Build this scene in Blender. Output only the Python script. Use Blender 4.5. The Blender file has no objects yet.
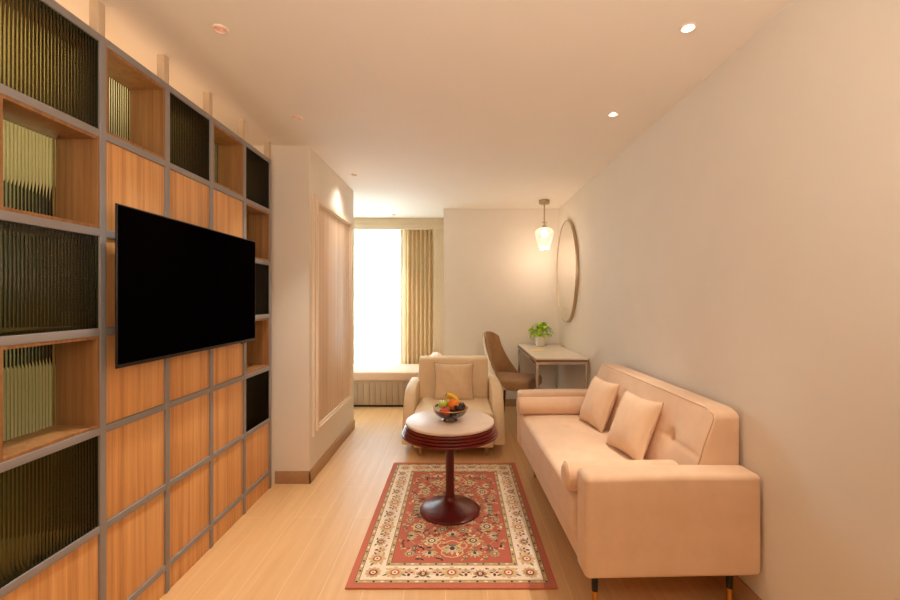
import bpy, bmesh, math, random
from mathutils import Vector, Matrix
random.seed(7)
PI = math.pi
SC = bpy.context.scene
COL = SC.collection

# ------------------------------------------------------------------ camera, world, lights, exposure
cam = bpy.data.cameras.new('camera')
cam.lens = 17.0; cam.sensor_width = 36.0; cam.sensor_fit = 'HORIZONTAL'
cam.shift_x = -8.2/900; cam.shift_y = -2.2/900
cam.clip_start = 0.05; cam.clip_end = 100
co = bpy.data.objects.new('camera', cam); COL.objects.link(co)
co.location = (0, 0, 1.42); co.rotation_euler = (PI/2, 0, 0)
SC.camera = co

W = bpy.data.worlds.new('daylight'); SC.world = W; W.use_nodes = True
W.node_tree.nodes['Background'].inputs[0].default_value = (0.93, 0.97, 1.0, 1)
W.node_tree.nodes['Background'].inputs[1].default_value = 2.0

SC.view_settings.view_transform = 'Standard'
SC.view_settings.look = 'None'
SC.view_settings.gamma = 1.0
SC.view_settings.use_curve_mapping = False
SC.view_settings.exposure = 0.56
SC.cycles.max_bounces = 12
SC.cycles.diffuse_bounces = 7
SC.cycles.transparent_max_bounces = 24
SC.cycles.sample_clamp_indirect = 6.0

WARM = (1.0, 0.87, 0.74)
DOWN_R = 60.0        # watts of the bright downlights
DOWN_L = 62.0        # watts of the recessed adjustable downlights
DOWN_BED = 75.0
PENDANT = 5.0
DAY = 430.0
CEIL_FILL = 37.0       # watts of the added warm fill behind the camera
HC = 2.585           # ceiling height
RX = 1.31            # right wall

def area_light(name, loc, rot, sx, sy, power, color):
    l = bpy.data.lights.new(name, 'AREA'); l.shape = 'RECTANGLE'; l.size = sx; l.size_y = sy
    l.energy = power; l.color = color
    o = bpy.data.objects.new(name, l); COL.objects.link(o); o.location = loc; o.rotation_euler = rot
    return o
# the day outside the window
area_light('daylight_window', (-1.3, 7.3, 1.7), (-PI/2, 0, 0), 2.6, 2.4, DAY, (0.66, 0.86, 1.0))

# added fill with no real lamp behind it: a wide warm wash on the ceiling
area_light('ceiling_fill', (0.1, -.55, 1.85), (PI-.5, 0, 0), 2.0, 1.5, CEIL_FILL, (1.0, .86, .72))
# the warm uplighter of the bedroom behind the shelving wall
area_light('bedroom_uplighter', (-2.15, 1.7, 1.95), (PI, 0, 0), .5, 1.8, 10.5, (1.0, .60, .32))

def spot(name, loc, power, angle=88, color=WARM, radius=0.04, blend=1.0):
    l = bpy.data.lights.new(name, 'SPOT'); l.energy = power; l.color = color
    l.spot_size = math.radians(angle); l.spot_blend = blend; l.shadow_soft_size = radius
    o = bpy.data.objects.new(name, l); COL.objects.link(o); o.location = loc
    return o

# ------------------------------------------------------------------ materials
def S(r, g, b):
    f = lambda c: (c/255/12.92) if c/255 <= .04045 else ((c/255+.055)/1.055)**2.4
    return (f(r), f(g), f(b), 1.0)

def mat(name, color, rough=.5, metal=0.0, spec=.5, sheen=0.0, coat=0.0, emis=None, estr=0.0):
    m = bpy.data.materials.new(name); m.use_nodes = True
    b = m.node_tree.nodes['Principled BSDF']
    b.inputs['Base Color'].default_value = color
    b.inputs['Roughness'].default_value = rough
    b.inputs['Metallic'].default_value = metal
    b.inputs['Specular IOR Level'].default_value = spec
    b.inputs['Sheen Weight'].default_value = sheen
    b.inputs['Coat Weight'].default_value = coat
    if emis:
        b.inputs['Emission Color'].default_value = emis
        b.inputs['Emission Strength'].default_value = estr
    return m

def N(m, t): return m.node_tree.nodes.new(t)
def L(m, a, b): m.node_tree.links.new(a, b)

def mottled(name, c1, c2, scale=(8, 8, 8), rough=.6, bump=0.0, bscale=200, detail=4, **kw):
    """colour varied by a stretched noise, with an optional fine bump"""
    m = mat(name, c1, rough, **kw); b = m.node_tree.nodes['Principled BSDF']
    tc = N(m, 'ShaderNodeTexCoord'); mp = N(m, 'ShaderNodeMapping'); mp.inputs['Scale'].default_value = scale
    L(m, tc.outputs['Object'], mp.inputs['Vector'])
    n = N(m, 'ShaderNodeTexNoise'); n.inputs['Scale'].default_value = 1.0; n.inputs['Detail'].default_value = detail
    n.inputs['Roughness'].default_value = .6
    L(m, mp.outputs[0], n.inputs['Vector'])
    r = N(m, 'ShaderNodeValToRGB')
    r.color_ramp.elements[0].position = .32; r.color_ramp.elements[0].color = c1
    r.color_ramp.elements[1].position = .68; r.color_ramp.elements[1].color = c2
    L(m, n.outputs['Fac'], r.inputs['Fac']); L(m, r.outputs['Color'], b.inputs['Base Color'])
    if bump:
        n2 = N(m, 'ShaderNodeTexNoise'); n2.inputs['Scale'].default_value = bscale; n2.inputs['Detail'].default_value = 2
        L(m, tc.outputs['Object'], n2.inputs['Vector'])
        bp = N(m, 'ShaderNodeBump'); bp.inputs['Strength'].default_value = bump; bp.inputs['Distance'].default_value = .004
        L(m, n2.outputs['Fac'], bp.inputs['Height']); L(m, bp.outputs[0], b.inputs['Normal'])
    return m

def wood(name, c1, c2, c3, grain='z', width=.05, rough=.45, fine=60, tone=.5):
    """long-grained wood: broad staves plus fine stretched grain"""
    m = mat(name, c1, rough); b = m.node_tree.nodes['Principled BSDF']
    tc = N(m, 'ShaderNodeTexCoord')
    def stretched(sc, long):
        mp = N(m, 'ShaderNodeMapping')
        v = [sc, sc, sc]; v['xyz'.index(grain)] = long
        mp.inputs['Scale'].default_value = v
        L(m, tc.outputs['Object'], mp.inputs['Vector'])
        n = N(m, 'ShaderNodeTexNoise'); n.inputs['Scale'].default_value = 1; n.inputs['Detail'].default_value = 5
        n.inputs['Roughness'].default_value = .65; n.inputs['Distortion'].default_value = .3
        L(m, mp.outputs[0], n.inputs['Vector'])
        return n
    na = stretched(1/width, .35); nb = stretched(fine*2, 2.5)
    r = N(m, 'ShaderNodeValToRGB'); r.color_ramp.elements[0].color = c1; r.color_ramp.elements[1].color = c3
    r.color_ramp.elements[0].position = .3; r.color_ramp.elements[1].position = .7
    e = r.color_ramp.elements.new(.5); e.color = c2
    mx = N(m, 'ShaderNodeMix'); mx.data_type = 'FLOAT'; mx.inputs[0].default_value = 1-tone
    L(m, na.outputs['Fac'], mx.inputs[2]); L(m, nb.outputs['Fac'], mx.inputs[3])
    L(m, mx.outputs[0], r.inputs['Fac']); L(m, r.outputs['Color'], b.inputs['Base Color'])
    bp = N(m, 'ShaderNodeBump'); bp.inputs['Strength'].default_value = .08; bp.inputs['Distance'].default_value = .002
    L(m, nb.outputs['Fac'], bp.inputs['Height']); L(m, bp.outputs[0], b.inputs['Normal'])
    return m

def glassy(name, tint, edge, gloss=.08, rough=.05):
    """clear tinted pane: straight-through tint that deepens where the surface turns away, plus a sharp reflection"""
    m = bpy.data.materials.new(name); m.use_nodes = True
    nt = m.node_tree; nt.nodes.clear()
    out = N(m, 'ShaderNodeOutputMaterial')
    lw = N(m, 'ShaderNodeLayerWeight'); lw.inputs['Blend'].default_value = .5
    r = N(m, 'ShaderNodeValToRGB'); r.color_ramp.elements[0].color = tint; r.color_ramp.elements[1].color = edge
    r.color_ramp.elements[0].position = .1; r.color_ramp.elements[1].position = .62
    L(m, lw.outputs['Facing'], r.inputs['Fac'])
    t = N(m, 'ShaderNodeBsdfTransparent'); L(m, r.outputs['Color'], t.inputs['Color'])
    g = N(m, 'ShaderNodeBsdfGlossy'); g.inputs['Roughness'].default_value = rough
    fr = N(m, 'ShaderNodeFresnel'); fr.inputs['IOR'].default_value = 1.45
    ad = N(m, 'ShaderNodeMath'); ad.operation = 'MULTIPLY'; ad.inputs[1].default_value = gloss/.04
    L(m, fr.outputs[0], ad.inputs[0]); ad.use_clamp = True
    mx = N(m, 'ShaderNodeMixShader'); L(m, ad.outputs[0], mx.inputs[0])
    L(m, t.outputs[0], mx.inputs[1]); L(m, g.outputs[0], mx.inputs[2]); L(m, mx.outputs[0], out.inputs[0])
    return m

def refracting(name, tint, gloss, ior=1.4):
    """solid tinted glass that bends what is seen through its flutes"""
    m = bpy.data.materials.new(name); m.use_nodes = True
    m.node_tree.nodes.clear(); out = N(m, 'ShaderNodeOutputMaterial')
    r = N(m, 'ShaderNodeBsdfRefraction'); r.inputs['Color'].default_value = tint; r.inputs['IOR'].default_value = ior; r.inputs['Roughness'].default_value = .02
    g = N(m, 'ShaderNodeBsdfGlossy'); g.inputs['Roughness'].default_value = .15
    mx = N(m, 'ShaderNodeMixShader'); mx.inputs[0].default_value = gloss
    L(m, r.outputs[0], mx.inputs[1]); L(m, g.outputs[0], mx.inputs[2]); L(m, mx.outputs[0], out.inputs[0]); return m

def sheer_mat(name, color, transp):
    m = bpy.data.materials.new(name); m.use_nodes = True
    nt = m.node_tree; nt.nodes.clear()
    out = N(m, 'ShaderNodeOutputMaterial')
    d = N(m, 'ShaderNodeBsdfDiffuse'); d.inputs[0].default_value = color
    t = N(m, 'ShaderNodeBsdfTranslucent'); t.inputs[0].default_value = color
    tr = N(m, 'ShaderNodeBsdfTransparent')
    a = N(m, 'ShaderNodeMixShader'); a.inputs[0].default_value = .6
    L(m, d.outputs[0], a.inputs[1]); L(m, t.outputs[0], a.inputs[2])
    b = N(m, 'ShaderNodeMixShader'); b.inputs[0].default_value = transp
    L(m, a.outputs[0], b.inputs[1]); L(m, tr.outputs[0], b.inputs[2]); L(m, b.outputs[0], out.inputs[0])
    return m

def emit(name, color, s):
    m = bpy.data.materials.new(name); m.use_nodes = True
    nt = m.node_tree; nt.nodes.clear()
    out = N(m, 'ShaderNodeOutputMaterial'); e = N(m, 'ShaderNodeEmission')
    e.inputs[0].default_value = color; e.inputs[1].default_value = s
    L(m, e.outputs[0], out.inputs[0]); return m

def floor_mat():
    m = mat('oak_plank_floor', S(220, 190, 150), .46, spec=.3); b = m.node_tree.nodes['Principled BSDF']
    tc = N(m, 'ShaderNodeTexCoord'); mp = N(m, 'ShaderNodeMapping')
    mp.inputs['Rotation'].default_value = (0, 0, PI/2); mp.inputs['Location'].default_value = (.35, .06, 0)
    L(m, tc.outputs['Object'], mp.inputs['Vector'])
    br = N(m, 'ShaderNodeTexBrick'); br.inputs['Scale'].default_value = 1
    br.inputs['Brick Width'].default_value = 1.2; br.inputs['Row Height'].default_value = .2
    br.inputs['Mortar Size'].default_value = .0016; br.inputs['Mortar Smooth'].default_value = .2
    br.offset = .37
    br.inputs['Color1'].default_value = (.42, .42, .42, 1); br.inputs['Color2'].default_value = (.58, .58, .58, 1)
    br.inputs['Mortar'].default_value = (.5, .5, .5, 1)
    L(m, mp.outputs[0], br.inputs['Vector'])
    mg = N(m, 'ShaderNodeMapping'); mg.inputs['Scale'].default_value = (22, 1.3, 1)
    L(m, tc.outputs['Object'], mg.inputs['Vector'])
    n = N(m, 'ShaderNodeTexNoise'); n.inputs['Scale'].default_value = 1; n.inputs['Detail'].default_value = 6
    n.inputs['Distortion'].default_value = .6; n.inputs['Roughness'].default_value = .62
    L(m, mg.outputs[0], n.inputs['Vector'])
    mx = N(m, 'ShaderNodeMix'); mx.data_type = 'FLOAT'; mx.inputs[0].default_value = .6
    L(m, br.outputs['Color'], mx.inputs[2]); L(m, n.outputs['Fac'], mx.inputs[3])
    r = N(m, 'ShaderNodeValToRGB')
    r.color_ramp.elements[0].position = .3; r.color_ramp.elements[0].color = S(200, 158, 108)
    r.color_ramp.elements[1].position = .7; r.color_ramp.elements[1].color = S(222, 182, 132)
    L(m, mx.outputs[0], r.inputs['Fac'])
    jm = N(m, 'ShaderNodeMix'); jm.data_type = 'RGBA'; jm.inputs[7].default_value = S(226, 194, 150)
    L(m, br.outputs['Fac'], jm.inputs[0]); L(m, r.outputs['Color'], jm.inputs[6])
    L(m, jm.outputs[2], b.inputs['Base Color'])
    return m

M = {}
M['wall'] = mottled('warm_white_paint', S(228, 220, 208), S(231, 223, 211), (3, 3, 3), rough=.75)
M['ceil'] = mottled('ceiling_paint', S(238, 231, 221), S(240, 233, 223), (2, 2, 2), rough=.8)
M['bedwall'] = mottled('pale_olive_wall', S(150, 156, 128), S(156, 161, 133), (3, 3, 3), rough=.8)
M['floor'] = floor_mat()
M['skirt'] = wood('skirting_wood', S(160, 122, 86), S(174, 136, 98), S(188, 150, 112), 'y', .03)
M['panelwood'] = wood('honey_oak_veneer', S(172, 116, 64), S(214, 158, 98), S(234, 182, 122), 'z', .034, rough=.42, fine=32, tone=.66)
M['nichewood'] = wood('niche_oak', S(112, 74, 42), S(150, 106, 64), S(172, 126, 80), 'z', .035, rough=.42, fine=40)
M['metal_taupe'] = mat('taupe_powder_coat', S(142, 138, 138), .45, .0)
M['postpaint'] = mat('post_paint', S(206, 184, 156), .6)
M['flute_dark'] = refracting('smoked_olive_fluted_glass', (.50, .535, .36, 1), .02)
M['flute_pale'] = refracting('pale_green_fluted_glass', (.86, .96, .86, 1), .015)
M['colwood'] = wood('pale_striped_veneer', S(194, 160, 128), S(222, 192, 162), S(238, 214, 188), 'z', .045, tone=.8)
M['moulding'] = mat('cream_moulding_paint', S(232, 216, 196), .55)
M['alcwood'] = wood('limed_oak', S(186, 164, 132), S(202, 180, 148), S(216, 196, 164), 'x', .03)
M['alcwood_v'] = wood('limed_oak_upright', S(182, 158, 126), S(198, 176, 144), S(214, 194, 162), 'z', .03)
M['benchwood'] = wood('bench_oak', S(146, 124, 98), S(164, 140, 112), S(180, 156, 128), 'z', .03)
M['benchpad'] = mottled('bench_pad_cloth', S(206, 174, 146), S(212, 181, 153), (30, 30, 30), rough=.85, sheen=.2)
M['sheer'] = sheer_mat('white_sheer_voile', (.93, .93, .92, 1), .18)
M['drape'] = mottled('gold_beige_drape', S(212, 186, 144), S(222, 197, 154), (40, 40, 6), rough=.85, sheen=.15)
M['lining'] = mat('cream_drape_lining', S(240, 230, 204), .85)
M['velvet'] = mottled('peach_velvet', S(222, 188, 155), S(230, 197, 166), (9, 9, 9), rough=.85, bump=.12, bscale=260, sheen=.25)
M['leather'] = mottled('cream_armchair_cloth', S(226, 202, 164), S(232, 210, 174), (9, 9, 9), rough=.6, bump=.06, bscale=180, sheen=.1)
M['cushion'] = mottled('sand_cushion_linen', S(220, 194, 160), S(228, 204, 170), (20, 20, 20), rough=.9, bump=.2, bscale=340, sheen=.2)
M['pillow'] = mottled('peach_pillow_velvet', S(226, 192, 158), S(233, 200, 167), (10, 10, 10), rough=.85, bump=.15, bscale=260, sheen=.25)
M['piping'] = mat('grey_brown_piping', S(158, 130, 108), .8)
M['black'] = mat('black_plastic', S(14, 12, 12), .35)
M['screen'] = mat('screen_glass', S(4, 2, 2), .4, spec=.0)
M['bezel'] = mat('dark_bezel', S(38, 34, 34), .35, .4)
M['legblack'] = mat('black_leg_lacquer', S(18, 15, 14), .35)
M['brass'] = mat('brass', S(214, 158, 74), .28, 1.0)
M['chrome'] = mat('chrome', S(214, 210, 204), .16, 1.0)
M['nickel'] = mat('aged_brass', S(186, 166, 136), .4, .7)
M['marble'] = mottled('cream_marble', S(206, 186, 168), S(220, 201, 184), (9, 9, 9), rough=.42, spec=.25, detail=8)
M['deskmarble'] = mottled('ivory_stone', S(236, 226, 210), S(244, 235, 221), (9, 9, 9), rough=.22, detail=8)
M['deskedge'] = wood('desk_edge_wood', S(120, 84, 50), S(140, 100, 64), S(158, 116, 76), 'x', .02)
M['mahogany'] = mottled('red_mahogany_lacquer', S(84, 14, 7), S(104, 22, 11), (14, 14, 3), rough=.32)
M['tan'] = mottled('tan_suede', S(160, 122, 82), S(174, 136, 94), (12, 12, 12), rough=.85, sheen=.2)
M['quilt'] = mottled('cream_quilted_cloth', S(216, 198, 172), S(224, 208, 184), (24, 24, 24), rough=.8)
M['mirror'] = mat('mirror_silver', (.86, .85, .82, 1), .03, 1.0)
M['goldframe'] = mat('antique_gold_frame', S(192, 170, 140), .35, .8)
M['pot'] = mat('white_pot_glaze', S(242, 237, 230), .45)
M['soil'] = mottled('potting_soil', S(50, 36, 26), S(70, 52, 38), (80, 80, 80), rough=.95)
M['leaf'] = mottled('lime_green_leaf', S(130, 176, 30), S(192, 220, 60), (16, 16, 16), rough=.45)
M['stem'] = mat('green_stem', S(104, 132, 42), .6)
M['lens'] = emit('lamp_lens', (1.0, .90, .76, 1), 14.0)
M['lens_dim'] = emit('lamp_lens_dim', (1.0, .78, .66, 1), 2.2)
M['bulb'] = emit('pendant_bulb_glow', (1.0, .84, .64, 1), 5.0)
M['trimwhite'] = mat('lamp_trim_white', S(240, 220, 205), .4)
M['cup'] = mat('lamp_reflector', S(235, 205, 185), .3, .6)
M['winframe'] = mat('window_frame_white', S(225, 225, 222), .5)
M['pane'] = glassy('window_pane', (.97, .98, .97, 1), (.9, .92, .9, 1), .04, .02)
M['bowlglass'] = glassy('smoky_cut_glass', (.78, .70, .66, 1), (.14, .09, .08, 1), .07, .06)

def shade_glass():
    m = bpy.data.materials.new('hammered_shade_glass'); m.use_nodes = True
    nt = m.node_tree; nt.nodes.clear(); out = N(m, 'ShaderNodeOutputMaterial')
    vo = N(m, 'ShaderNodeTexVoronoi'); vo.inputs['Scale'].default_value = 34
    tc = N(m, 'ShaderNodeTexCoord'); L(m, tc.outputs['Object'], vo.inputs['Vector'])
    bp = N(m, 'ShaderNodeBump'); bp.inputs['Strength'].default_value = .7; bp.inputs['Distance'].default_value = .01
    L(m, vo.outputs['Distance'], bp.inputs['Height'])
    tl = N(m, 'ShaderNodeBsdfTranslucent'); tl.inputs[0].default_value = (.95, .9, .86, 1); L(m, bp.outputs[0], tl.inputs['Normal'])
    tr = N(m, 'ShaderNodeBsdfTransparent'); tr.inputs[0].default_value = (.95, .92, .9, 1)
    gl = N(m, 'ShaderNodeBsdfGlossy'); gl.inputs['Roughness'].default_value = .1; L(m, bp.outputs[0], gl.inputs['Normal'])
    a = N(m, 'ShaderNodeMixShader'); a.inputs[0].default_value = .52; L(m, tl.outputs[0], a.inputs[1]); L(m, tr.outputs[0], a.inputs[2])
    b = N(m, 'ShaderNodeMixShader'); b.inputs[0].default_value = .12; L(m, a.outputs[0], b.inputs[1]); L(m, gl.outputs[0], b.inputs[2])
    L(m, b.outputs[0], out.inputs[0]); return m
M['shade'] = shade_glass()

# ------------------------------------------------------------------ mesh helpers
def rbox(bm, x0, x1, y0, y1, z0, z1, r=.004, k=2, div=(1, 1, 1), deform=None):
    """box with rounded edges; div adds interior cuts, deform moves every vertex"""
    c = Vector(((x0+x1)/2, (y0+y1)/2, (z0+z1)/2)); h = [(x1-x0)/2, (y1-y0)/2, (z1-z0)/2]
    r = min(r, min(h)*.999)
    def samples(hh, n):
        inn = hh-r
        t = [r*math.tan(i*PI/4/k) for i in range(1, k+1)] if k else []
        mid = [-inn+2*inn*i/n for i in range(n+1)]
        return [-inn-v for v in reversed(t)] + mid + [inn+v for v in t]
    ss = [samples(h[i], div[i]) for i in range(3)]
    cache = {}
    def vert(p):
        q = Vector([max(-(h[i]-r), min(h[i]-r, p[i])) for i in range(3)])
        d = Vector(p)-q
        if d.length > 1e-9: d = d.normalized()*r
        w = q+d+c
        if deform: w = Vector(deform(w))
        key = tuple(round(v, 6) for v in p)
        if key not in cache: cache[key] = bm.verts.new(w)
        return cache[key]
    for ax in range(3):
        a, b = (ax+1) % 3, (ax+2) % 3
        for sgn in (-1, 1):
            for i in range(len(ss[a])-1):
                for j in range(len(ss[b])-1):
                    pts = []
                    for (u, v) in ((ss[a][i], ss[b][j]), (ss[a][i+1], ss[b][j]), (ss[a][i+1], ss[b][j+1]), (ss[a][i], ss[b][j+1])):
                        p = [0, 0, 0]; p[ax] = sgn*h[ax]; p[a] = u; p[b] = v; pts.append(p)
                    if sgn < 0: pts.reverse()
                    vs = [vert(p) for p in pts]
                    try: bm.faces.new(vs)
                    except ValueError: pass

def box(bm, x0, x1, y0, y1, z0, z1):
    vs = [bm.verts.new((x, y, z)) for x in (x0, x1) for y in (y0, y1) for z in (z0, z1)]
    for f in ((0, 1, 3, 2), (4, 6, 7, 5), (0, 4, 5, 1), (2, 3, 7, 6), (0, 2, 6, 4), (1, 5, 7, 3)):
        bm.faces.new([vs[i] for i in f])

def lathe(bm, prof, seg=32, c=(0, 0), close=True, sx=1.0, sy=1.0):
    rings = []
    for (r, z) in prof:
        if r < 1e-6: rings.append([bm.verts.new((c[0], c[1], z))])
        else: rings.append([bm.verts.new((c[0]+sx*r*math.cos(2*PI*i/seg), c[1]+sy*r*math.sin(2*PI*i/seg), z)) for i in range(seg)])
    for a, b in zip(rings, rings[1:]):
        for i in range(seg):
            j = (i+1) % seg
            if len(a) == 1 and len(b) == 1: continue
            if len(a) == 1: bm.faces.new((a[0], b[i], b[j]))
            elif len(b) == 1: bm.faces.new((a[j], a[i], b[0]))
            else: bm.faces.new((a[i], b[i], b[j], a[j]))

def tube(bm, pts, r, seg=8, cap=True, r1=None, closed=False):
    pts = [Vector(p) for p in pts]; n = len(pts); rings = []
    up = Vector((0, 0, 1))
    for i, p in enumerate(pts):
        if closed: t = pts[(i+1) % n]-pts[i-1]
        else: t = pts[min(i+1, n-1)]-pts[max(i-1, 0)]
        t.normalize()
        a = t.cross(up)
        if a.length < 1e-3: a = t.cross(Vector((1, 0, 0)))
        a.normalize(); b = a.cross(t)
        rr = r if r1 is None else r+(r1-r)*i/max(1, n-1)
        rings.append([bm.verts.new(p+a*rr*math.cos(2*PI*k/seg)+b*rr*math.sin(2*PI*k/seg)) for k in range(seg)])
    rng = range(n) if closed else range(n-1)
    for i in rng:
        A, B = rings[i], rings[(i+1) % n]
        for k in range(seg):
            j = (k+1) % seg; bm.faces.new((A[k], A[j], B[j], B[k]))
    if cap and not closed:
        bm.faces.new(list(reversed(rings[0]))); bm.faces.new(rings[-1])

def sheet(bm, fn, nu, nv):
    g = [[bm.verts.new(fn(i/nu, j/nv)) for j in range(nv+1)] for i in range(nu+1)]
    for i in range(nu):
        for j in range(nv):
            bm.faces.new((g[i][j], g[i+1][j], g[i+1][j+1], g[i][j+1]))
    return g

def sphere(bm, c, r, sx=1, sy=1, sz=1, u=16, v=10, fn=None):
    prof = []
    base = len(bm.verts)
    ring = []
    for j in range(v+1):
        th = PI*j/v
        if j in (0, v): ring.append([bm.verts.new((c[0], c[1], c[2]+r*sz*math.cos(th)))])
        else: ring.append([bm.verts.new((c[0]+r*sx*math.sin(th)*math.cos(2*PI*i/u), c[1]+r*sy*math.sin(th)*math.sin(2*PI*i/u), c[2]+r*sz*math.cos(th))) for i in range(u)])
    for a, b in zip(ring, ring[1:]):
        for i in range(u):
            j = (i+1) % u
            if len(a) == 1: bm.faces.new((a[0], b[i], b[j]))
            elif len(b) == 1: bm.faces.new((a[j], a[i], b[0]))
            else: bm.faces.new((a[i], b[i], b[j], a[j]))

def B(): return bmesh.new()

def obj(name, bm, m, parent=None, smooth=True, world=False, mats=None, normals=True):
    """link a bmesh as ONE mesh object; world=True: vertices are in world space, move them into the parent's frame"""
    if normals: bmesh.ops.recalc_face_normals(bm, faces=bm.faces)
    if world and parent is not None:
        inv = world_mat(parent).inverted()
        bmesh.ops.transform(bm, matrix=inv, verts=bm.verts)
    me = bpy.data.meshes.new(name); bm.to_mesh(me); bm.free()
    for x in (mats or [m]): me.materials.append(x)
    if smooth:
        for p in me.polygons: p.use_smooth = True
        try: me.set_sharp_from_angle(angle=math.radians(40))
        except Exception: pass
    o = bpy.data.objects.new(name, me); COL.objects.link(o)
    if parent is not None: o.parent = parent
    return o

def world_mat(o):
    m = Matrix.Translation(o.location) @ o.rotation_euler.to_matrix().to_4x4()
    return world_mat(o.parent) @ m if o.parent else m

def tag(o, label, cat, group=None):
    o['label'] = label; o['category'] = cat
    if group: o['group'] = group
    return o

def thing(name, label, cat, loc=(0, 0, 0), rot=(0, 0, 0), group=None):
    o = bpy.data.objects.new(name, None); COL.objects.link(o); o.empty_display_size = .1
    o.location = loc; o.rotation_euler = rot
    return tag(o, label, cat, group)

def struct(name, bm, m, smooth=False, **kw):
    o = obj(name, bm, m, None, smooth, **kw); o['kind'] = 'structure'; return o

def dup(o, parent=None):
    """a thing with copies of its parts and sub-parts"""
    c = o.copy(); COL.objects.link(c)
    if parent is not None: c.parent = parent
    for ch in list(o.children): dup(ch, c)
    return c

# ------------------------------------------------------------------ the room shell
Y0, YB, YW = -1.7, 5.56, 6.55       # rear wall, desk wall, window wall
XBED = -2.7
b = B(); box(b, XBED-.1, RX+.1, Y0-.1, YW+.1, -.08, 0); struct('floor', b, M['floor'])

DOWN = [  # x, y, bright, label
    (-1.03, 1.84, 0, 'recessed dim downlight in the ceiling above the near half of the television'),
    (-1.04, 2.75, 0, 'recessed dim downlight in the ceiling above the far end of the shelving wall'),
    (-.985, 4.02, 0, 'small recessed downlight that throws a light cone on the framed wood wall panel'),
    (-.90, 5.95, 0, 'tiny recessed downlight in the ceiling just before the curtained window'),
    (.99, 1.83, 1, 'glowing round downlight in the ceiling over the near end of the sofa'),
    (.98, 2.69, 1, 'glowing round downlight over the middle of the sofa, nearer the pendant lamp'),
]
HIDDEN = [(.99, .95), (-1.03, .95)]   # the same rows carried on behind the camera
HR = .027
def ceiling():
    bm = B()
    def loop(pts):
        vs = [bm.verts.new((p[0], p[1], HC)) for p in pts]
        return [bm.edges.new((vs[i], vs[(i+1) % len(vs)])) for i in range(len(vs))]
    es = loop([(XBED, Y0), (RX, Y0), (RX, YW), (XBED, YW)])
    for d in [(x, y) for x, y, *_ in DOWN]+HIDDEN:
        es += loop([(d[0]+HR*math.cos(2*PI*i/24), d[1]+HR*math.sin(2*PI*i/24)) for i in range(24)])
    bmesh.ops.triangle_fill(bm, edges=es, use_beauty=True, use_dissolve=False)
    for f in bm.faces:
        if f.normal.z > 0: f.normal_flip()
    box(bm, XBED-.1, RX+.1, Y0-.1, YW+.1, HC+.09, HC+.16)
    return bm
struct('ceiling', ceiling(), M['ceil'], normals=False)
b = B(); box(b, RX, RX+.1, Y0, YW+.1, 0, HC+.1); struct('wall_right', b, M['wall'])
b = B(); box(b, -.19, RX, YB, YB+.1, 0, HC); box(b, -.19, -.09, YB+.1, YW, 0, HC); struct('wall_back', b, M['wall'])
b = B(); box(b, XBED, -1.142, 3.255, 4.64, 0, HC); struct('wall_left', b, M['wall'])
b = B(); box(b, XBED-.1, XBED, 4.64, YW, 0, HC); struct('wall_alcove', b, M['wall'])
b = B(); box(b, XBED-.1, XBED, Y0, 3.255, 0, HC+.1); struct('wall_bedroom', b, M['bedwall'])
b = B(); box(b, XBED-.1, RX+.1, Y0-.1, Y0, 0, HC+.1); struct('wall_rear', b, M['skirt'])
# window wall: below, above and beside the opening
b = B()
box(b, XBED-.1, -.09, YW, YW+.1, 0, .46); box(b, XBED-.1, -.09, YW, YW+.1, 2.42, HC+.1)
box(b, XBED-.1, -2.45, YW, YW+.1, .46, 2.42); box(b, -.34, -.09, YW, YW+.1, .46, 2.42)
struct('wall_window', b, M['wall'])
b = B()
for x0, x1, z0, z1 in ((-2.45, -2.40, .46, 2.42), (-.39, -.34, .46, 2.42), (-2.45, -.34, .46, .51), (-2.45, -.34, 2.37, 2.42), (-1.42, -1.37, .5, 2.38)):
    rbox(b, x0, x1, YW+.02, YW+.08, z0, z1, .004)
win = struct('window_1', b, M['winframe'])
b = B(); box(b, -2.41, -.38, YW+.045, YW+.051, .5, 2.38); obj('glass_pane', b, M['pane'], win, False)
# baseboards
def skirting(name, x0, x1, y0, y1, h=.095):
    b = B(); rbox(b, x0, x1, y0, y1, 0, h, .003); struct(name, b, M['skirt'], True)
skirting('baseboard_left', -1.142, -1.128, 3.242, 4.64)
skirting('baseboard_column', -1.40, -1.128, 3.242, 3.255)
skirting('baseboard_right', RX-.014, RX, Y0, YB, .12)
skirting('baseboard_back', -.19, RX-.014, YB-.014, YB)
# wood surround of the window alcove
b = B()
rbox(b, XBED, -.19, 6.20, 6.28, 2.42, HC, .003); s = struct('trim_1', b, M['alcwood'], True)
b = B(); rbox(b, -.355, -.19, 6.20, 6.28, 0, 2.42, .003); s = struct('trim_2', b, M['alcwood_v'], True)

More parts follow.
